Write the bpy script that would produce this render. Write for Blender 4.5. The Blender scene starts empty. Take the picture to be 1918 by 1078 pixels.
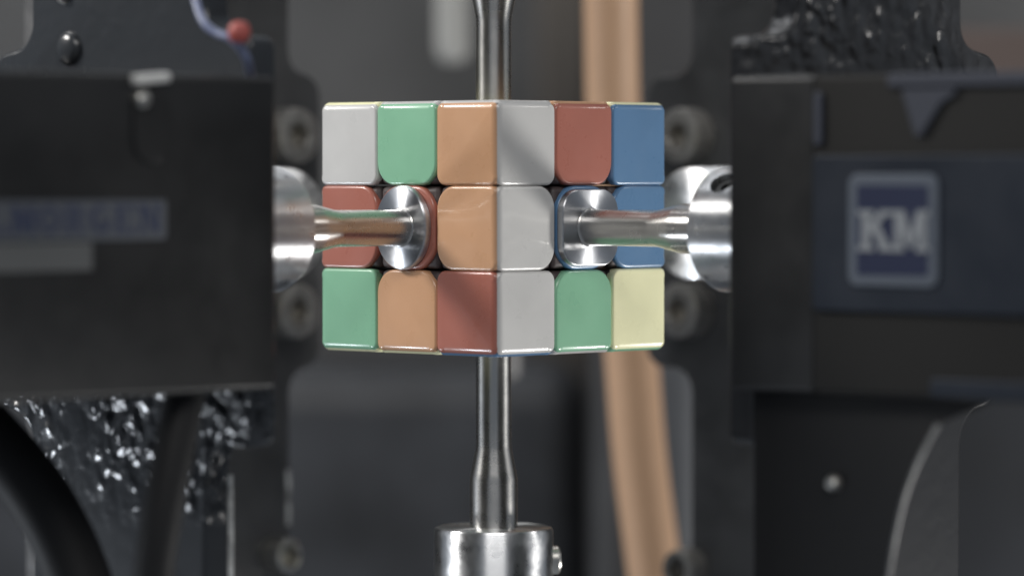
import bpy, bmesh, math, random
from mathutils import Vector, Matrix
random.seed(7)
MM = 0.001
R = math.radians
SC = bpy.context.scene
COL = SC.collection

# ------------------------------------------------------------------ camera
cam_d = bpy.data.cameras.new("camera")
cam = bpy.data.objects.new("camera", cam_d); COL.objects.link(cam)
CAM = Vector((4.2, -907, 12)) * MM
cam.location = CAM
cam.rotation_euler = (R(90 - 1.64), 0, 0)
cam_d.sensor_width = 36; cam_d.lens = 140.5
cam_d.clip_start = 0.02; cam_d.clip_end = 30
cam_d.dof.use_dof = True
cam_d.dof.focus_distance = 0.886
cam_d.dof.aperture_fstop = 7.2
SC.camera = cam

# ------------------------------------------------------------------ world, lamps, exposure
W = bpy.data.worlds.new("World"); SC.world = W; W.use_nodes = True
W.node_tree.nodes["Background"].inputs[0].default_value = (0.80, 0.88, 1.0, 1)
W.node_tree.nodes["Background"].inputs[1].default_value = 0.23
SC.view_settings.view_transform = 'Standard'
SC.view_settings.look = 'None'
SC.view_settings.exposure = 0.0
SC.view_settings.gamma = 1.0

def area(name, loc, target, sx, sy, power, color):
    d = bpy.data.lights.new(name, 'AREA'); d.shape = 'RECTANGLE'
    d.size = sx; d.size_y = sy; d.energy = power; d.color = color
    o = bpy.data.objects.new(name, d); COL.objects.link(o)
    o.location = loc
    o.rotation_euler = (Vector(target) - Vector(loc)).to_track_quat('-Z', 'Y').to_euler()
    return o
area('lamp_upper_left', (-0.66, 0.00, 0.40), (0, 0, 0), 0.16, 0.15, 4.6, (1.0, 0.97, 0.93))
area('lamp_lower_right', (0.66, 0.06, -0.37), (0, 0, 0), 0.16, 0.14, 4.4, (1.0, 0.98, 0.95))
area('lamp_lower_left', (-0.70, 0.05, -0.34), (-0.05, -0.05, -0.03), 0.12, 0.10, 1.8, (0.86, 0.92, 1.0))
area('lamp_upper_right', (0.74, 0.04, 0.36), (0.05, -0.05, 0.04), 0.12, 0.12, 0.45, (1.0, 0.97, 0.93))
area('fill_front_overhead', (0.1, -1.25, 1.0), (0, 0, 0), 1.0, 0.5, 8.5, (1.0, 0.97, 0.94))  # unseen soft fill, added to lift the front
area('lamp_ceiling', (-0.2, 0.45, 1.3), (0, 0, 0), 1.3, 0.9, 8.0, (0.97, 0.98, 1.0))

# ------------------------------------------------------------------ helpers
NL = Vector((-0.6896, -0.7242, 0)); NR = Vector((0.7242, -0.6896, 0))
UP = Vector((0, 0, 1))

def frame(n):
    """local Z along n, local Y up (or back for vertical axes)"""
    n = n.normalized()
    y = UP if abs(n.z) < 0.9 else Vector((0, 1, 0))
    x = y.cross(n).normalized(); y = n.cross(x)
    return Matrix((x, y, n)).transposed().to_4x4()

def empty(name, label, cat, group=None, mat=None):
    o = bpy.data.objects.new(name, None); COL.objects.link(o)
    o.empty_display_size = 0.01
    if mat is not None: o.matrix_world = mat
    o['label'] = label; o['category'] = cat
    if group: o['group'] = group
    return o

def obj(name, bm, mat, parent=None, bevel=0, smooth=True, seg=2, label=None):
    me = bpy.data.meshes.new(name)
    bmesh.ops.recalc_face_normals(bm, faces=bm.faces)
    for f in bm.faces: f.smooth = smooth
    for v in bm.verts: v.co *= MM
    bm.to_mesh(me); bm.free()
    me.materials.append(mat)
    if smooth:
        try: me.set_sharp_from_angle(angle=R(38))
        except Exception: pass
    o = bpy.data.objects.new(name, me); COL.objects.link(o)
    if parent is not None: o.parent = parent
    if bevel:
        m = o.modifiers.new('bevel', 'BEVEL'); m.width = bevel * MM; m.segments = seg
        m.limit_method = 'ANGLE'; m.angle_limit = R(35); m.harden_normals = False
    if label: o['label'] = label
    return o

def poly(pts):
    """pts: (x, y, r) -> rounded outline"""
    out = []; n = len(pts)
    for i, (x, y, r) in enumerate(pts):
        p = Vector((x, y)); a = Vector(pts[i-1][:2]); b = Vector(pts[(i+1) % n][:2])
        if r <= 0: out.append((x, y)); continue
        d1 = (a - p).normalized(); d2 = (b - p).normalized()
        ang = d1.angle(d2); t = r / math.tan(ang / 2)
        c = p + (d1 + d2).normalized() * (r / math.sin(ang / 2))
        s = p + d1 * t - c; e = p + d2 * t - c
        a0 = math.atan2(s.y, s.x); da = math.atan2(s.x * e.y - s.y * e.x, s.dot(e))
        k = max(4, int(abs(da) / R(11)))
        for j in range(k + 1):
            q = a0 + da * j / k
            out.append((c.x + r * math.cos(q), c.y + r * math.sin(q)))
    return out

def extrude(bm, pts, z0, z1):
    lo = [bm.verts.new((x, y, z0)) for x, y in pts]
    hi = [bm.verts.new((x, y, z1)) for x, y in pts]
    n = len(pts)
    bm.faces.new(hi); bm.faces.new(lo[::-1])
    for i in range(n):
        bm.faces.new((lo[i], lo[(i+1) % n], hi[(i+1) % n], hi[i]))
    return bm

def box(bm, x0, x1, y0, y1, z0, z1):
    return extrude(bm, [(x0, y0), (x1, y0), (x1, y1), (x0, y1)], z0, z1)

def lathe(prof, n=96):
    """prof: (r, z); closed at both ends when r = 0"""
    bm = bmesh.new(); rings = []
    for r, z in prof:
        if r < 1e-6: rings.append([bm.verts.new((0, 0, z))])
        else: rings.append([bm.verts.new((r*math.cos(2*math.pi*i/n), r*math.sin(2*math.pi*i/n), z)) for i in range(n)])
    for A, B in zip(rings, rings[1:]):
        for i in range(n):
            j = (i+1) % n
            if len(A) == 1 and len(B) == 1: break
            if len(A) == 1: bm.faces.new((A[0], B[i], B[j]))
            elif len(B) == 1: bm.faces.new((A[i], A[j], B[0]))
            else: bm.faces.new((A[i], A[j], B[j], B[i]))
    return bm

def tube(pts, rad, n=28, steps=10):
    """smooth tube through pts (Catmull-Rom), in mm; rad a number or a list"""
    P = [Vector(p) for p in pts]; P = [P[0]*2 - P[1]] + P + [P[-1]*2 - P[-2]]
    C = []
    for i in range(1, len(P)-2):
        for s in range(steps):
            t = s/steps; p0, p1, p2, p3 = P[i-1:i+3]
            C.append(0.5*((2*p1)+(p2-p0)*t+(2*p0-5*p1+4*p2-p3)*t*t+(3*p1-p0-3*p2+p3)*t**3))
    C.append(P[-2])
    bm = bmesh.new(); rings = []
    ref = Vector((0.13, 1, 0.21)).normalized()
    for i, c in enumerate(C):
        d = (C[min(i+1, len(C)-1)] - C[max(i-1, 0)]).normalized()
        x = (ref - d*ref.dot(d)).normalized(); y = d.cross(x); ref = x
        rings.append([bm.verts.new(c + (x*math.cos(2*math.pi*k/n) + y*math.sin(2*math.pi*k/n))*rad) for k in range(n)])
    for A, B in zip(rings, rings[1:]):
        for k in range(n): bm.faces.new((A[k], A[(k+1) % n], B[(k+1) % n], B[k]))
    bm.faces.new(rings[0][::-1]); bm.faces.new(rings[-1])
    return bm

# ------------------------------------------------------------------ materials
def mat(name, col, rough=0.5, metal=0.0, coat=0.0, coat_rough=0.05, spec=0.5, aniso=0.0,
        mottle=None, bump=None, rvar=None, axis='Z'):
    m = bpy.data.materials.new(name); m.use_nodes = True
    nt = m.node_tree; N = nt.nodes; L = nt.links
    b = N['Principled BSDF']
    b.inputs['Base Color'].default_value = (*col, 1)
    b.inputs['Roughness'].default_value = rough
    b.inputs['Metallic'].default_value = metal
    b.inputs['Coat Weight'].default_value = coat
    b.inputs['Coat Roughness'].default_value = coat_rough
    b.inputs['Specular IOR Level'].default_value = spec
    tc = N.new('ShaderNodeTexCoord')
    if aniso:
        b.inputs['Anisotropic'].default_value = aniso
        b.inputs['Anisotropic Rotation'].default_value = 0.25
        t = N.new('ShaderNodeTangent'); t.direction_type = 'RADIAL'; t.axis = axis
        L.new(t.outputs[0], b.inputs['Tangent'])
    if mottle:
        sc, amt = mottle
        n = N.new('ShaderNodeTexNoise'); n.inputs['Scale'].default_value = sc; n.inputs['Detail'].default_value = 5
        L.new(tc.outputs['Object'], n.inputs['Vector'])
        mr = N.new('ShaderNodeMapRange'); mr.inputs[3].default_value = 1-amt; mr.inputs[4].default_value = 1+amt
        mr.inputs[1].default_value = 0.3; mr.inputs[2].default_value = 0.7
        L.new(n.outputs['Fac'], mr.inputs[0])
        mx = N.new('ShaderNodeVectorMath'); mx.operation = 'SCALE'
        mx.inputs[0].default_value = col
        L.new(mr.outputs[0], mx.inputs['Scale']); L.new(mx.outputs[0], b.inputs['Base Color'])
    if rvar:
        sc, lo, hi = rvar
        n = N.new('ShaderNodeTexNoise'); n.inputs['Scale'].default_value = sc; n.inputs['Detail'].default_value = 8
        n.inputs['Roughness'].default_value = 0.65
        L.new(tc.outputs['Object'], n.inputs['Vector'])
        mr = N.new('ShaderNodeMapRange'); mr.inputs[1].default_value = 0.35; mr.inputs[2].default_value = 0.65
        mr.inputs[3].default_value = lo; mr.inputs[4].default_value = hi
        L.new(n.outputs['Fac'], mr.inputs[0]); L.new(mr.outputs[0], b.inputs['Roughness'])
    if bump:
        sc, dist, stretch = bump
        mp = N.new('ShaderNodeMapping'); mp.inputs['Scale'].default_value = stretch
        L.new(tc.outputs['Object'], mp.inputs[0])
        n = N.new('ShaderNodeTexNoise'); n.inputs['Scale'].default_value = sc; n.inputs['Detail'].default_value = 4
        L.new(mp.outputs[0], n.inputs['Vector'])
        bp = N.new('ShaderNodeBump'); bp.inputs['Distance'].default_value = dist
        L.new(n.outputs['Fac'], bp.inputs['Height']); L.new(bp.outputs[0], b.inputs['Normal'])
    return m

def lumpy(name, col, scale, dist, rough, zlo, zhi, fade):
    """thick glossy paint that has run into lumps"""
    m = mat(name, col, rough, coat=0.3, coat_rough=0.1)
    nt = m.node_tree; N = nt.nodes; L = nt.links; b = N['Principled BSDF']
    tc = N.new('ShaderNodeTexCoord')
    n1 = N.new('ShaderNodeTexNoise'); n1.inputs['Scale'].default_value = scale; n1.inputs['Detail'].default_value = 0.6
    n2 = N.new('ShaderNodeTexVoronoi'); n2.feature = 'SMOOTH_F1'; n2.inputs['Scale'].default_value = scale*1.0
    n2.inputs['Smoothness'].default_value = 0.6
    wa = N.new('ShaderNodeVectorMath'); wa.operation = 'MULTIPLY_ADD'
    wa.inputs[1].default_value = (0.004, 0.004, 0.004)
    L.new(tc.outputs['Object'], n1.inputs['Vector'])
    L.new(n1.outputs['Color'], wa.inputs[0]); L.new(tc.outputs['Object'], wa.inputs[2])
    L.new(wa.outputs[0], n2.inputs['Vector'])
    # lumps come and go across the plate
    n3 = N.new('ShaderNodeTexNoise'); n3.inputs['Scale'].default_value = scale/9
    L.new(tc.outputs['Object'], n3.inputs['Vector'])
    mr = N.new('ShaderNodeMapRange'); mr.inputs[1].default_value = 0.30; mr.inputs[2].default_value = 0.55
    mr.inputs[3].default_value = 0.15
    L.new(n3.outputs['Fac'], mr.inputs[0])
    ad = N.new('ShaderNodeMath'); ad.operation = 'SUBTRACT'
    L.new(n1.outputs['Fac'], ad.inputs[0]); L.new(n2.outputs['Distance'], ad.inputs[1])
    mu0 = N.new('ShaderNodeMath'); mu0.operation = 'MULTIPLY'
    L.new(ad.outputs[0], mu0.inputs[0]); L.new(mr.outputs[0], mu0.inputs[1])
    # lumps confined to one band of the plate so only it glints, local y (height) in metres
    sp = N.new('ShaderNodeSeparateXYZ'); L.new(tc.outputs['Object'], sp.inputs[0])
    h = N.new('ShaderNodeMath'); h.operation = 'MULTIPLY_ADD'; h.inputs[1].default_value = 0.03
    L.new(n3.outputs['Fac'], h.inputs[0]); L.new(sp.outputs['Y'], h.inputs[2])
    band = N.new('ShaderNodeMath'); band.operation = 'COMPARE'; band.inputs[1].default_value = 0
    m1 = N.new('ShaderNodeMapRange'); m1.interpolation_type = 'SMOOTHSTEP'
    m1.inputs[1].default_value = zlo; m1.inputs[2].default_value = zlo + fade
    m2 = N.new('ShaderNodeMapRange'); m2.interpolation_type = 'SMOOTHSTEP'
    m2.inputs[1].default_value = zhi; m2.inputs[2].default_value = zhi + fade; m2.inputs[3].default_value = 1; m2.inputs[4].default_value = 0
    N.remove(band)
    L.new(h.outputs[0], m1.inputs[0]); L.new(h.outputs[0], m2.inputs[0])
    mm = N.new('ShaderNodeMath'); mm.operation = 'MULTIPLY'; L.new(m1.outputs[0], mm.inputs[0]); L.new(m2.outputs[0], mm.inputs[1])
    m3 = N.new('ShaderNodeMapRange'); m3.inputs[3].default_value = 0.05; L.new(mm.outputs[0], m3.inputs[0])
    mu = N.new('ShaderNodeMath'); mu.operation = 'MULTIPLY'
    L.new(mu0.outputs[0], mu.inputs[0]); L.new(m3.outputs[0], mu.inputs[1])
    bp = N.new('ShaderNodeBump'); bp.inputs['Distance'].default_value = dist
    L.new(mu.outputs[0], bp.inputs['Height'])
    L.new(bp.outputs[0], b.inputs['Normal']); L.new(bp.outputs[0], b.inputs['Coat Normal'])
    return m

def plastic(name, col):
    return mat(name, col, 0.32, spec=0.45, coat=0.35, coat_rough=0.08, mottle=(70, 0.05),
               bump=(260, 0.00005, (1, 1, 1)), rvar=(110, 0.25, 0.38))
PC = {
 'W': plastic('white_plastic', (0.56, 0.555, 0.54)),
 'O': plastic('orange_plastic', (0.565, 0.32, 0.18)),
 'R': plastic('red_plastic', (0.38, 0.135, 0.098)),
 'G': plastic('green_plastic', (0.23, 0.48, 0.31)),
 'B': plastic('blue_plastic', (0.105, 0.215, 0.375)),
 'Y': plastic('yellow_plastic', (0.92, 0.90, 0.57)),
}
M_core = mat('cube_core_plastic', (0.06, 0.045, 0.045), 0.5)
M_steel = mat('turned_steel', (0.50, 0.49, 0.47), 0.28, 1.0, aniso=0.7, mottle=(120, 0.03), bump=(1, 0.000003, (60, 60, 5200)), rvar=(150, 0.25, 0.32))
M_alu = mat('turned_aluminium', (0.66, 0.67, 0.68), 0.34, 1.0, aniso=0.86, mottle=(160, 0.07), bump=(1, 0.000006, (120, 120, 4200)), rvar=(190, 0.24, 0.44))
M_face = mat('faced_aluminium', (0.60, 0.61, 0.63), 0.32, 1.0, aniso=0.92, rvar=(300, 0.28, 0.38))
M_black = mat('satin_black_housing', (0.0175, 0.0177, 0.018), 0.5, spec=0.22, coat=0.25, coat_rough=0.14, mottle=(30, 0.15), rvar=(60, 0.35, 0.5))
M_navyhouse = mat('blue_black_anodised', (0.0135, 0.018, 0.027), 0.55, spec=0.25, mottle=(25, 0.15), rvar=(50, 0.36, 0.5))
M_recess = mat('matt_black_recess', (0.0130, 0.0127, 0.0120), 0.65, spec=0.2)
M_gus = mat('satin_black_gusset', (0.015, 0.015, 0.0155), 0.6, spec=0.2)
M_rib = mat('blue_grey_rib', (0.022, 0.027, 0.043), 0.55)
M_white = mat('pale_latch_highlight', (0.62, 0.62, 0.6), 0.35, 0.3)  # pale base colour stands in for the bright highlight on the latch
M_paint = lumpy('lumpy_gloss_black_paint', (0.025, 0.028, 0.032), 250, 0.0021, 0.26, -0.050, -0.008, 0.012)
M_paint2 = lumpy('rough_gloss_black_paint', (0.019, 0.019, 0.020), 250, 0.0010, 0.28, 0.042, 0.20, 0.012)
M_rear = mat('worn_black_rear_paint', (0.075, 0.075, 0.076), 0.40, mottle=(45, 0.25), rvar=(90, 0.28, 0.5), bump=(140, 0.0005, (1, 1, 1)))
M_bolt = mat('blackened_steel_bolt', (0.36, 0.345, 0.32), 0.38, 0.6, mottle=(300, 0.2))
M_zinc = mat('zinc_bolt', (0.5, 0.49, 0.46), 0.3, 0.9)
M_hole = mat('dark_hole', (0.01, 0.01, 0.01), 0.5)
M_cable = mat('black_cable_rubber', (0.014, 0.014, 0.0145), 0.6, spec=0.25, bump=(300, 0.0001, (1, 1, 1)))
M_tan = mat('orange_cable_jacket', (0.43, 0.268, 0.162), 0.55, mottle=(14, 0.06), bump=(200, 0.0002, (1, 1, 1)))
M_badge = mat('badge_border', (0.085, 0.100, 0.125), 0.5, spec=.3)
M_navy = mat('badge_navy', (0.010, 0.0155, 0.046), 0.5, spec=.3)
M_letter = mat('badge_letters', (0.20, 0.215, 0.23), 0.5)
M_label = mat('blue_grey_label', (0.075, 0.082, 0.095), 0.5, mottle=(40, 0.08))
M_lblue = mat('label_blue_ink', (0.024, 0.032, 0.072), 0.5)
M_grey = mat('grey_label', (0.095, 0.098, 0.098), 0.5, mottle=(40, 0.06))
M_red = mat('red_connector', (0.40, 0.085, 0.07), 0.5)
M_blueglint = mat('blue_grey_highlight', (0.17, 0.20, 0.32), 0.4)

# ------------------------------------------------------------------ backdrop
def wallmat(name, col, sc, amt, rough=0.7): return mat(name, col, rough, mottle=(sc, amt))
M_wall = wallmat('grey_wall', (0.080, 0.081, 0.082), 11.0, 0.30)
bm = bmesh.new(); box(bm, -900, 900, 620, 640, -700, 700)
o = obj('back_wall', bm, M_wall); o['kind'] = 'structure'
M_cab = wallmat('dark_cabinet', (0.026, 0.028, 0.032), 22, 0.5, 0.45)
def thing1(name, label, cat, bm, m, group=None, bevel=0, seg=3):
    o = obj(name, bm, m, None, bevel, seg=seg); o['label'] = label; o['category'] = cat
    if group: o['group'] = group
    return o
bm = bmesh.new(); box(bm, -260, 30, 420, 520, -400, -52)
thing1('storage_case', 'dark blurred case low behind the cube, left of the lower shaft', 'case', bm, M_cab, bevel=14)
bm = bmesh.new(); box(bm, 13, 33, 540, 560, -400, 400)
thing1('support_post', 'dim brown upright post behind the cube, right of the upper shaft', 'post', bm,
       wallmat('brown_post', (0.066, 0.058, 0.050), 16, 0.3), bevel=3)
bm = bmesh.new(); box(bm, 30, 130, 400, 430, -400, 400)
thing1('machine_panel', 'dark upright panel behind the orange cable', 'panel', bm,
       wallmat('dark_panel', (0.030, 0.030, 0.031), 20, 0.4, 0.5), bevel=6)
bm = bmesh.new(); box(bm, 41, 58, 235, 260, -300, -38)
thing1('lower_panel', 'blue grey round-cornered upright slab below right of the cube', 'panel', bm,
       wallmat('blue_grey_metal', (0.075, 0.08, 0.088), 9, 0.2, 0.5), bevel=7, seg=5)
bm = lathe([(0, 44), (3.2, 44.4), (4.8, 46.5), (5.2, 50), (5.2, 200), (0, 200)], 32)
o = thing1('pale_rod', 'pale blurred round-ended rod hanging left of the upper shaft', 'rod', bm,
           mat('pale_plastic', (0.30, 0.30, 0.285), 0.5)); o.location = Vector((-14.2, 330, 2))*MM
bm = lathe([(0, -45), (2, -45), (3.4, -43), (3.4, 30), (0, 30)], 32)
o = thing1('pale_rod', 'thin pale rod end showing just right of the lower shaft under the cube', 'rod', bm,
           mat('pale_plastic_thin', (0.16, 0.16, 0.16), 0.5)); o.location = Vector((3.0, 200, 0))*MM

bm = box(bmesh.new(), 110, 300, 420, 520, -400, -35)
thing1('storage_case', 'dark blue grey case behind the far lower right corner of the right bracket', 'case', bm, wallmat('blue_black_case', (0.014, 0.016, 0.020), 14, 0.4, 0.5), bevel=10)
bm = box(bmesh.new(), 120, 260, 300, 330, 36, 56)
thing1('brown_block', 'blurred brown block behind the top right corner of the right bracket', 'block', bm,
       wallmat('brown_paint', (0.075, 0.055, 0.048), 12, 0.2), bevel=4)
def at(px, py, Y):
    """point in mm on the depth plane Y seen near photo pixel (px, py)"""
    s = 7484/(907+Y)
    return (4.2 + (px-959)/s, Y, 12 - (py-325)/s)
bm = tube([at(1140, -400, 150), at(1143, -150, 160), at(1145, 60, 172), at(1150, 250, 180), at(1168, 480, 180),
           at(1184, 680, 178), at(1198, 850, 175), at(1218, 1010, 172), at(1250, 1250, 168), at(1300, 1500, 165)], 7.3)
thing1('motor_cable', 'thick orange tan cable running down behind the cube', 'cable', bm, M_tan)

# ------------------------------------------------------------------ puzzle cube
S = 56.0; P3 = S/3; H = S/2; G = 0.03; RB = 2.0; RI = 0.7
cube = empty('puzzle_cube', 'three by three colour puzzle cube held edge-on between four metal shafts', 'puzzle cube',
             mat=Matrix.Identity(4))
cx = NR.copy(); cy = -NL.copy()     # cube local x = right face normal, local -y = left face normal
cube.matrix_world = Matrix((Vector((NR.x, NR.y, 0)), Vector((-NL.x, -NL.y, 0)), UP)).transposed().to_4x4()

def tile_mesh(name, w0, w1, h0, h1, outer, radii):
    """tile in local xy (mm, z up out of the face), outer = (left,right,bottom,top) is a rim of the cube"""
    # corners ccw from bottom-left: sides bottom, right, top, left
    cs = [(w0, h0, radii[0], 3, 0), (w1, h0, radii[1], 0, 1), (w1, h1, radii[2], 1, 2), (w0, h1, radii[3], 2, 3)]
    side_out = [outer[2], outer[1], outer[3], outer[0]]
    bm = bmesh.new(); J = 6
    pts = []
    for i, (x, y, r, s_in, s_out) in enumerate(cs):
        r = max(r, RB + 0.05)
        sx = 1 if x == w0 else -1; sy = 1 if y == h0 else -1
        c = (x + sx*r, y + sy*r); a0 = [180, 270, 0, 90][i]
        K = 10
        for k in range(K+1):
            a = R(a0 + 90*k/K); t = k/K
            o1, o2 = side_out[s_in], side_out[s_out]
            if o1 and o2: th = 45 + 9.7*math.sin(math.pi*t)
            elif o1 or o2:
                e = t if o2 else 1-t
                th = 90 - 45*max(0, min(1, (e-0.35)/0.6))
            else: th = 90
            rb = RI + (RB-RI)*max(0, min(1, (90-th)/45))
            pts.append((c[0]+r*math.cos(a), c[1]+r*math.sin(a), math.cos(a), math.sin(a), R(th), rb))
    rings = []
    for j in range(J+1):
        ring = []
        for x, y, nx, ny, th, rb in pts:
            q = th*j/J; ins = rb*(1-math.sin(q)); d = rb*(1-math.cos(q))
            ring.append(bm.verts.new((x-nx*ins, y-ny*ins, -d)))
        rings.append(ring)
    ring = []
    for (x, y, nx, ny, th, rb), v in zip(pts, rings[-1]):
        k = 0.55 if th < R(80) else 0.0
        ring.append(bm.verts.new((v.co.x - nx*k, v.co.y - ny*k, v.co.z - (0.55 if k else 1.4))))
    rings.append(ring)
    bm.faces.new(rings[0])
    n = len(pts)
    for A, B in zip(rings, rings[1:]):
        for i in range(n): bm.faces.new((A[i], A[(i+1) % n], B[(i+1) % n], B[i]))
    bm.faces.new(rings[-1][::-1])
    return bm

cyx = {}
# faces: normal, right (as seen from outside), up
FACES = {
 'R': (Vector((1, 0, 0)), Vector((0, 1, 0)), Vector((0, 0, 1))),
 'L': (Vector((0, -1, 0)), Vector((1, 0, 0)), Vector((0, 0, 1))),
 'BL': (Vector((-1, 0, 0)), Vector((0, -1, 0)), Vector((0, 0, 1))),
 'BR': (Vector((0, 1, 0)), Vector((-1, 0, 0)), Vector((0, 0, 1))),
 'U': (Vector((0, 0, 1)), Vector((1, 0, 0)), Vector((0, 1, 0))),
 'D': (Vector((0, 0, -1)), Vector((1, 0, 0)), Vector((0, -1, 0))),
}
COLS = {   # rows from the top, columns left to right seen from outside
 'L': ['WGO', 'RRO', 'GOR'],
 'R': ['WRB', 'WBB', 'WGY'],
 'U': ['GOY', 'YYO', 'YWW'],        # row 0 = far
 'D': ['YYB', 'BWW', 'GRG'],
 'BL': ['OGR', 'WGB', 'RYO'],
 'BR': ['GWY', 'OOG', 'BRW'],
}
COLNAME = {'W': 'white', 'O': 'orange', 'R': 'red', 'G': 'green', 'B': 'blue', 'Y': 'yellow'}
pieces = {}
for ix in (-1, 0, 1):
    for iy in (-1, 0, 1):
        for iz in (-1, 0, 1):
            k = abs(ix)+abs(iy)+abs(iz)
            if k == 0: continue
            nm = {1: 'centre_piece', 2: 'edge_piece', 3: 'corner_piece'}[k]
            ins = 1.1
            lim = []
            for c in (ix, iy, iz):
                lo = c*P3 - P3/2; hi = c*P3 + P3/2
                lo += ins if c == -1 else G+0.15; hi -= ins if c == 1 else G+0.15
                lim.append((lo, hi))
            bm = bmesh.new(); box(bm, *lim[0], *lim[1], *lim[2])
            pieces[(ix, iy, iz)] = obj(nm, bm, M_core, cube, bevel=1.2)
for fn, (n, rt, up) in FACES.items():
    for r in range(3):
        for c in range(3):
            gx, gy = c-1, 1-r
            pos = n + rt*gx + up*gy
            key = (round(pos.x), round(pos.y), round(pos.z))
            col = COLS[fn][r][c]
            outer = (gx == -1, gx == 1, gy == -1, gy == 1)
            g = lambda flag: 0.0 if flag else G
            w0 = gx*P3 - P3/2 + g(outer[0]); w1 = gx*P3 + P3/2 - g(outer[1])
            h0 = gy*P3 - P3/2 + g(outer[2]); h1 = gy*P3 + P3/2 - g(outer[3])
            # corners: bl, br, tr, tl : large where they face the centre of the face
            rad = [2.4]*4
            if gx == 0 and gy == 0: rad = [6.2]*4
            elif gx == 0: rad = [5.2, 5.2, 2.4, 2.4] if gy == 1 else [2.4, 2.4, 5.2, 5.2]
            elif gy == 0: rad = [5.2, 2.4, 2.4, 5.2] if gx == 1 else [2.4, 5.2, 5.2, 2.4]
            if gx == 0 and gy == 0: w0 += 0.5; w1 -= 0.5
            bm = tile_mesh('tile', w0, w1, h0, h1, outer, rad)
            Mx = Matrix((rt, up, n)).transposed().to_4x4()
            Mx.translation = n*H
            bm.transform(Mx)
            o = obj('tile', bm, PC[col], pieces[key])
            o['label'] = COLNAME[col] + ' glossy tile'
# ball core between the pieces so that no light leaks through
bm = lathe([(18*math.sin(math.pi*i/16) if 0 < i < 16 else 0, -18*math.cos(math.pi*i/16)) for i in range(17)], 32)
obj('core', bm, M_core, cube)

# ------------------------------------------------------------------ drive shafts
def shaft(n, label, rear=False, square=False, start=68.0, cap_label=None, length=36.0, up=0.0, hole_ang=None, screw=None):
    t = empty('drive_shaft', label, 'shaft', 'metal drive shafts round the cube', frame(n))
    rod = [(0, 29.5), (4.0, 29.5), (4.0, 49.5), (4.1, 50.6), (5.2, 56.0), (5.42, 57.3), (5.42, start+3), (0, start+3)]
    # fillet at the foot
    rod = [(0, 29.6)] + [(4.0+1.3*(1-math.sin(R(a))), 29.6+1.3*(1-math.cos(R(a)))) for a in (0, 20, 40, 60, 75, 90)] + [(r, z-up) if z < start else (r, z) for r, z in rod[2:]]
    if abs(n.z) > .5: rod = [(0, 27), (4.0, 27)] + rod[7:]
    if not rear:
        obj('rod', lathe(rod), M_steel, t)
        if square:
            s = 9.1; c = 8.45
            pts = poly([(-s, -c, 5.2), (s, -c, 5.2), (s, c, 5.2), (-s, c, 5.2)])
            bm = extrude(bmesh.new(), pts, H+0.15, 30.0)
            obj('cap', bm, M_face, t, bevel=0.25, seg=2)
        elif abs(n.z) < .5:
            rr = 9.3
            cap = obj('cap', lathe([(0, H+0.12), (rr-.1, H+0.12), (rr, H+.3), (rr, 29.5), (rr-.2, 29.85), (rr-.5, 30.0), (4.2, 30.0), (0, 30.0)]), M_face, t); cap.scale = (0.86, 1, 1)
    e = start+length; q = 13.55
    body = lathe([(0, start), (5.6, start), (q-0.9, start), (q-0.35, start+0.2), (q, start+0.8), (q, e-0.8), (q-0.8, e), (0, e)], 128)
    cp = obj('coupling', body, M_alu, t)
    if hole_ang is not None:
        a, za = hole_ang
        d = Vector((math.cos(R(a)), math.sin(R(a)), 0))
        rot = d.to_track_quat('Z', 'Y').to_matrix().to_4x4()
        # boolean-free counterbore: dark ring and deep-set screw sunk in a real cut
        bmc = lathe([(0, 0), (3.1, 0), (3.1, 9), (0, 9)], 40)
        rot.translation = d*9.2 + Vector((0, 0, za)); bmc.transform(rot)
        cutter = obj('cut', bmc, M_hole)
        m = cp.modifiers.new('bore', 'BOOLEAN'); m.object = cutter; m.operation = 'DIFFERENCE'; m.solver = 'EXACT'
        dg = bpy.context.evaluated_depsgraph_get(); cutter.parent = t; dg.update()
        me = bpy.data.meshes.new_from_object(cp.evaluated_get(dg)); cp.modifiers.clear(); cp.data = me
        try: me.set_sharp_from_angle(angle=R(38))
        except Exception: pass
        bpy.data.objects.remove(cutter)
        bms = lathe([(0, 0.6), (1.2, 0.6), (1.2, 2.2), (2.2, 2.5), (2.8, 2.4), (3.05, 1.9), (3.05, -0.5), (0, -0.5)], 32)
        rot.translation = d*9.8 + Vector((0, 0, za)); bms.transform(rot)
        obj('set_screw', bms, M_hole, cp)
    if screw is not None:
        a, za = screw
        d = Vector((math.cos(R(a)), math.sin(R(a)), 0))
        rot = d.to_track_quat('Z', 'Y').to_matrix().to_4x4()
        bms = lathe([(0, 1.0), (1.5, 1.0), (1.6, 1.6), (2.9, 1.6), (3.3, 1.1), (3.3, -2), (0, -2)], 32)
        rot.translation = d*q + Vector((0, 0, za)); bms.transform(rot)
        obj('set_screw', bms, M_zinc, cp)
    return t
shaft(NL, 'steel shaft with round cap pressed on the left-hand face of the cube', start=68.0)
shaft(NR, 'steel shaft with square-sided cap pressed on the right-hand face of the cube', square=True, start=69.5,
      hole_ang=(131, 76.0))
shaft(Vector((0, 0, -1)), 'upright steel shaft and fat coupling standing below the cube', start=68.2, screw=(172, 76))
shaft(Vector((0, 0, 1)), 'upright steel shaft coming down on top of the cube', start=76.0, up=3.2)
shaft(-NL, 'aluminium shaft coupling half hidden behind right edge of the cube', rear=True, start=68.0, length=42)
shaft(-NR, 'aluminium shaft coupling half hidden behind left edge of the cube', rear=True, start=68.0, length=42)

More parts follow.
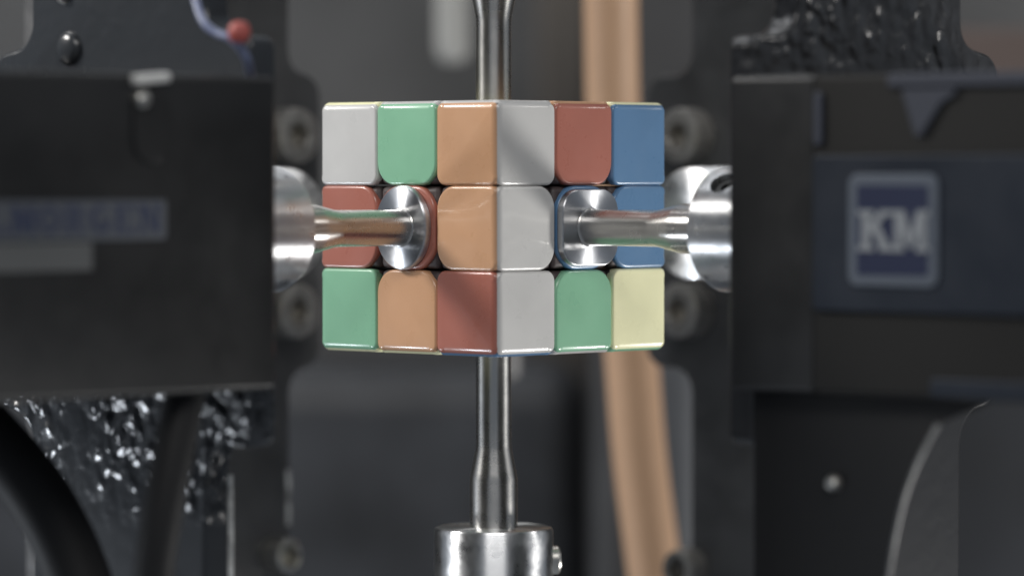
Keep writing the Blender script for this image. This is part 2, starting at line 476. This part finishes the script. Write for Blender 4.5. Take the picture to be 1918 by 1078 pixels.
# ------------------------------------------------------------------ brackets
def cap_screw(parent, x, y, z, zdir, r=6.2, m=M_bolt, washer=True):
    """socket head screw whose axis is the local z axis of its bracket"""
    pr = [(0, 2.6), (3.0, 2.6), (3.1, 6.2), (3.5, 6.6), (r-0.9, 6.6), (r-0.25, 6.2), (r, 5.4), (r, 0), (0, 0)]
    bm = lathe(pr, 40)
    # turn the socket hexagonal
    for v in bm.verts:
        rr = math.hypot(v.co.x, v.co.y)
        if 2.9 < rr < 3.2:
            a = math.atan2(v.co.y, v.co.x); aa = (a % R(60)) - R(30)
            k = math.cos(R(30))/math.cos(aa)*1.1
            v.co.x *= k; v.co.y *= k
    bm.transform(Matrix.Diagonal((1, 1, zdir, 1)))
    bm.transform(Matrix.Translation((x, y, z)))
    return obj('bolt', bm, m, parent)

def bracket(n, label, z0, z1, outline, mt, bolts, side, group):
    t = empty('motor_bracket', label, 'bracket', group, frame(n))
    obj('plate', extrude(bmesh.new(), poly(outline), z0, z1), mt, t, bevel=0.9, seg=3)
    for x, y, r, m in bolts:
        cap_screw(t, x, y, z0 if side < 0 else z1, side, r, m)
    return t
GB = 'black painted motor brackets round the cube'
def front_outline(m):
    pts = [(-35.5, -150, 0), (19.5, -150, 0), (19.5, -43.5, 5), (33.5, -43.5, 3), (33.5, 40, 3), (19.5, 40, 7), (19.5, 150, 0), (-35.5, 150, 0),
           (-35.5, 39.5, 6), (-49, 37, 6), (-49, -38, 6), (-35.5, -40, 8)]
    return [(x*m, y, r) for x, y, r in (pts if m > 0 else pts[::-1])]
bracket(NL, 'black lumpy painted bracket plate behind the front left motor', 98.5, 105.5, front_outline(1), M_paint,
        [], 1, GB)
bracket(NR, 'black painted bracket plate behind the front right motor with blue badge', 98.5, 105.5, front_outline(-1), M_paint2,
        [], 1, GB)
rear = [(-39.5, -150, 0), (39.5, -150, 0), (39.5, -37.5, 6), (50.5, -37.5, 6), (50.5, 37, 6), (39.5, 37, 6), (39.5, 150, 0), (-39.5, 150, 0),
        (-39.5, 37, 6), (-50.5, 37, 6), (-50.5, -37.5, 6), (-39.5, -37.5, 6)]
bracket(-NL, 'rear black bracket plate with two socket screws right of the cube', 111, 119, [(x*(0.945 if abs(x)<45 else 1.045), y, r) for x, y, r in rear], M_rear,
        [(s*36.5, y, 7.0, M_bolt) for s in (-1, 1) for y in (-22.5, 21.5)] + [(36.5, -88, 5, M_bolt), (-36.5, -88, 5, M_bolt)], -1, GB)
bracket(-NR, 'rear black bracket plate with two socket screws left of the cube', 110, 118, rear, M_rear,
        [(s*37.5, y, 7.0, M_bolt) for s in (-1, 1) for y in (-22.5, 21.5)] + [(34, -84, 4.4, M_zinc), (-34, -84, 4.4, M_zinc)], -1, GB)

M_edge = mat('pale_edge_glint', (0.52, 0.52, 0.50), 0.45, 0.5, mottle=(350, 0.6), bump=(400, 0.0006, (1, 1, 1)))  # pale strips stand in for highlight lines on the bracket edges
def glint_edge(parent, x, y0, y1, z, r):
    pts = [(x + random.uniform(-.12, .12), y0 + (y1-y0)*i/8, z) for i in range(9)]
    obj('glint_edge', tube(pts, r, 10, 3), M_edge, parent)
brl = [o for o in COL.objects if o.name.startswith('motor_bracket')][0]
for bx_, by_, br_, bm_ in ((-23, 38.3, 3.6, M_paint), (-24.5, 49.5, 1.7, M_zinc)):
    b_ = lathe([(0, 1.6), (br_*.6, 1.5), (br_*.9, 1.0), (br_, 0.3), (br_, -0.5), (0, -0.5)], 28)
    b_.transform(Matrix.Translation((bx_, by_, 105.5)))
    obj('painted_screw', b_, bm_, brl)
brs = [o for o in COL.objects if o.name.startswith('motor_bracket')]
glint_edge(brs[0], 19.4, -150, -50, 98.6, 0.75)
glint_edge(brs[3], -39.3, -77, -63, 110.2, 0.8)

# ------------------------------------------------------------------ slab-serif letters
def strokes(ch):
    t = .24; s = .13
    def q(x0, y0, x1, y1): return [(x0, y0), (x1, y0), (x1, y1), (x0, y1)]
    def serif(cx, y, w=.40): return q(cx-w/2, y, cx+w/2, y+s)
    if ch == 'K': return [q(.12, 0, .36, 1), serif(.24, 0, .46), serif(.24, 1-s, .46), [(.34, .38), (.34, .66), (.66, 1), (.95, 1)],
                          [(.42, .52), (.58, .70), (1.0, 0), (.70, 0)], serif(.82, 0, .40), serif(.80, 1-s, .36)]
    if ch == 'M': return [q(.08, 0, .28, 1), q(.74, 0, .96, 1), [(.08, 1), (.36, 1), (.60, .12), (.44, .12)], [(.96, 1), (.70, 1), (.44, .12), (.58, .12)],
                          serif(.17, 0, .36), serif(.84, 0, .36), serif(.12, 1-s, .26), serif(.90, 1-s, .26)]
    if ch == 'L': return [q(.12, 0, .34, 1), serif(.23, 1-s), q(.04, 0, .9, s), q(.76, 0, .9, .34)]
    if ch == 'N': return [q(.1, 0, .26, 1), q(.74, 0, .9, 1), [(.1, 1), (.34, 1), (.9, 0), (.68, 0)], serif(.18, 0, .34), serif(.82, 1-s, .34), serif(.14, 1-s, .3)]
    if ch == 'E': return [q(.12, 0, .34, 1), q(.04, 0, .9, s), q(.04, 1-s, .88, 1), q(.12, .44, .66, .57), q(.78, 0, .9, .3), q(.76, .7, .88, 1)]
    if ch == 'R': return [q(.12, 0, .34, 1), serif(.23, 0), q(.04, 1-s, .62, 1), q(.2, .44, .62, .57), q(.60, .50, .82, .94), [(.44, .48), (.66, .48), (.96, 0), (.70, 0)]]
    if ch in 'OCG':
        out = []; n = 20
        a0, a1 = (0, 360) if ch == 'O' else (45, 315)
        for i in range(n):
            a, b = R(a0+(a1-a0)*i/n), R(a0+(a1-a0)*(i+1)/n)
            f = lambda r1, r2, w: (.5+r1*math.cos(w), .5+r2*math.sin(w))
            out.append([f(.46, .5, a), f(.46, .5, b), f(.23, .36, b), f(.23, .36, a)])
        if ch == 'G': out += [q(.66, .05, .86, .46), q(.5, .38, .94, .48)]
        return out
    return []
def letter(ch, x, y, w, h, z, th, parent, m, flip, name='letter'):
    """letter on a side plane; flip maps (x, y, z) into the parent's space"""
    bm = bmesh.new()
    for i, s in enumerate(strokes(ch)):
        extrude(bm, [(x+px*w, y+py*h) for px, py in s], z, z+th+0.004*i)
    bm.transform(flip)
    o = obj(name, bm, m, parent, smooth=False); o['label'] = 'letter ' + ch
    return o

# ------------------------------------------------------------------ motors
def side_matrix(sgn):
    """maps (s, z, out) -> motor local: s = along the photo's left-to-right on the visible side"""
    # visible side is local x = +h for the left motor (sgn=+1), x = -h for the right one
    if sgn > 0: return Matrix(((0, 0, 1, 0), (0, 1, 0, 0), (-1, 0, 0, 6.4), (0, 0, 0, 1)))   # s -> -a, out -> +x
    return Matrix(((0, 0, -1, 0), (0, 1, 0, 0), (1, 0, 0, 6.4), (0, 0, 0, 1)))                # s -> +a, out -> -x
HB = 31.5; HX = 41.0; DA = 6.4
def motor(n, label, sgn):
    t = empty('servo_motor', label, 'motor', 'black servo motors in front of the cube', frame(n))
    h = HB; w = HX; a1 = 106 if sgn > 0 else 127
    if sgn < 0:
        obj('flange', extrude(bmesh.new(), poly([(-w, -h, 1.2), (w, -h, 1.2), (w, h, 1.2), (-w, h, 1.2)]), 106, a1), M_black, t, bevel=0.3)
    b = h - 0.15; wb = w - 0.15
    obj('housing', extrude(bmesh.new(), poly([(-wb, -b, 1.2), (wb, -b, 1.2), (wb, b, 1.2), (-wb, b, 1.2)]), a1, 205),
        M_black if sgn > 0 else M_recess, t, bevel=0.3)
    e = h - 0.2; we = w - .2
    obj('end_cap', extrude(bmesh.new(), poly([(-we, -e, 5), (we, -e, 5), (we, e, 5), (-we, e, 5)]), 205, 232), M_black, t, bevel=1.2)
    return t
mL = motor(NL, 'black square motor at left with pale blue lettered nameplate strip', 1)
SL = side_matrix(1)
def side_plate(parent, S_, a0, a1, y0, y1, r, z, th, m, name, bevel=0.0):
    """plate on the visible side; a0..a1 given along the motor axis"""
    sgn = -1 if S_ is SL else 1
    s0, s1 = sorted((a0*sgn, a1*sgn))
    bm = extrude(bmesh.new(), poly([(s0, y0, r), (s1, y0, r), (s1, y1, r), (s0, y1, r)]), z, z+th)
    bm.transform(S_)
    return obj(name, bm, m, parent, bevel=bevel)
zb = HX - 0.15
# nameplate strip with lettering
np_ = side_plate(mL, SL, 128.6, 196, -0.9, 6.9, 0.8, zb, 0.35, M_label, 'nameplate', 0.1)
word = 'KOLLMORGEN'; lw = 6.35; a_end = 129.6
for i, ch in enumerate(word):
    k = len(word)-1-i
    letter(ch, -(a_end + lw*(k+1)) + 0.2, 0.5, lw*0.90, 5.4, zb+0.37, 0.06, np_, M_lblue, SL)
side_plate(mL, SL, 147.5, 196, -6.6, -1.2, 0.5, zb, 0.3, M_grey, 'blank_label', 0.1)
# raised connector shell on the visible side, with a bright latch above it
side_plate(mL, SL, 127.5, 137, 14, 28, 4, zb, 0.7, M_black, 'connector_boss', 0.4)
bm = bmesh.new()
bm = tube([(-136.3, 30.6, 0), (-132, 31.0, 0), (-127.6, 31.3, 0)], 1.0); bm.transform(Matrix.Translation((0, 0, zb+0.8))); bm.transform(SL)
bm.transform(Matrix.Translation((-0.2, -0.6, 1.0))); obj('latch', bm, M_white, mL)
bm = lathe([(0, -1), (1.6, -1), (1.6, 0.6), (1.1, 1.2), (0, 1.4)], 24)
bm.transform(Matrix.Translation((-135.2, 26.3, zb+0.8))); bm.transform(SL)
obj('screw', bm, M_zinc, mL)

mR = motor(NR, 'black and dark blue motor at right carrying a square blue letter badge', -1)
SR = side_matrix(-1)
# blue-black raised frame with two dark windows over the badge field
def frame_plate():
    z = zb
    side_plate(mR, SR, 121.0, 198.4, -15.0, 15.6, 1.2, z, 1.0, M_navyhouse, 'badge_panel', 0.35)
    side_plate(mR, SR, 121.0, 123.2, 17.5, 28.0, 0.8, z, 0.8, M_rib, 'rib', 0.3)
    bm = extrude(bmesh.new(), poly([(139.5, 28.6, .8), (198.4, 28.6, .8), (198.4, 31.3, .8), (139.5, 31.3, 1)][::1]), z-0.4, z+0.9)
    bm.transform(SR); obj('rib', bm, M_rib, mR, bevel=0.3)
    bm = extrude(bmesh.new(), poly([(143, 28.3, .6), (146.5, 19, 1.5), (148, 19, 1.5), (152.5, 25.5, 2.5), (158, 28.3, .6)]), z-0.4, z+0.8)
    bm.transform(SR); obj('rib', bm, M_rib, mR, bevel=0.3)
    side_plate(mR, SR, 150, 198.4, -31, -27.4, 0.8, z-0.2, 0.8, M_navyhouse, 'rib', 0.3)
frame_plate()
bd = side_plate(mR, SR, 130.5, 152.5, -9.9, 11.9, 2.2, zb+1.02, 0.5, M_badge, 'badge', 0.25)
nv = side_plate(mR, SR, 132.8, 150.2, -7.7, 9.7, 0.3, zb+1.54, 0.12, M_navy, 'badge_field')
nv.parent = bd
letter('K', 133.1, -3.1, 8.6, 8.0, zb+1.70, 0.12, bd, M_letter, SR)
letter('M', 141.5, -3.1, 8.8, 8.0, zb+1.70, 0.12, bd, M_letter, SR)

# ------------------------------------------------------------------ cables and small fittings in front
GC = 'black cables in front of the brackets'
bm = tube([at(-320, 560, -90), at(-160, 680, -92), at(-30, 810, -95), at(70, 930, -98), at(140, 1070, -100), at(190, 1250, -103), at(210, 1400, -105)], 6.6)
thing1('motor_cable', 'thick black cable sweeping across the bottom left corner', 'cable', bm, M_cable, GC)
bm = tube([at(360, 650, -105), at(345, 740, -112), at(322, 860, -116), at(300, 980, -118), at(285, 1100, -118), at(280, 1300, -118)], 4.1)
thing1('motor_cable', 'black cable hanging straight down from the left motor', 'cable', bm, M_cable, GC)
def solve_a(px, xl):
    lo, hi = 60, 300
    for _ in range(40):
        a = (lo+hi)/2; p = NR*a + Vector((0.6896, 0.7242, 0))*xl
        if 959 + (p.x-4.2)*7484/(907+p.y) < px: lo = a
        else: hi = a
    p = NR*a + Vector((0.6896, 0.7242, 0))*xl
    return a, 7484/(907+p.y)
gp = []
for px, py in [(1652, 1300), (1656, 1180), (1665, 1078), (1676, 1010), (1690, 945), (1708, 890), (1730, 842), (1756, 795), (1785, 758), (1815, 730), (1840, 708)]:
    a, sc_ = solve_a(px, -36.5); gp.append((a, 12-(py-325)/sc_))
zt = -HB - 0.3
gp = [g for g in gp if g[1] < zt-1] + [(gp[-1][0]+2, zt)]
bm = extrude(bmesh.new(), [(108, zt), (108, gp[0][1])] + gp, 0, 1.5)
bm.transform(Matrix(((0, 0, 1, -36.5), (0, 1, 0, 0), (1, 0, 0, 0), (0, 0, 0, 1))))
gus = obj('gusset', bm, M_gus, mR, bevel=0.2, seg=2)
M_rim = mat('gusset_rim_glint', (0.20, 0.20, 0.20), 0.4, 0.5, mottle=(120, 0.4))  # grey strip painted in as the highlight along the gusset arc
obj('rim_glint', tube([(-36.3, z_, a_) for a_, z_ in gp[:-1]], 0.42, 12, 3), M_rim, gus)
bm = tube([at(366, -160, -92), at(364, -40, -94), at(370, 10, -98), at(385, 46, -102), at(408, 64, -104), at(430, 72, -106), at(450, 90, -107), at(463, 112, -106), at(472, 150, -100)], 0.85, steps=8)  # blue-grey tube stands in for the highlight on the plate's fillet edge
thing1('fillet_highlight', 'thin blue grey highlight line bent round the top of left bracket', 'highlight', bm, M_blueglint)
bm = lathe([(0, -2.1), (1.3, -2.0), (2.1, -1.2), (2.3, 0), (2.0, 1.4), (1.2, 2.1), (0, 2.3)], 24)
o = thing1('wire_connector', 'small round red connector beside the thin blue highlight line', 'connector', bm, M_red)
o.location = Vector(at(449, 62, -110))*MM
bm = lathe([(0, 1.5), (1.1, 1.4), (1.8, .6), (1.9, -1), (0, -1)], 7)
o = thing1('bolt_head', 'single bright bolt head on the dark plate below the right motor', 'bolt', bm, M_zinc)
ab, sb = solve_a(1563, -36.8)
pb = NR*ab + Vector((0.6896, 0.7242, 0))*-36.8; pb.z = 12-(905-325)/sb
o.matrix_world = Matrix.Translation(pb*MM) @ frame(NL)
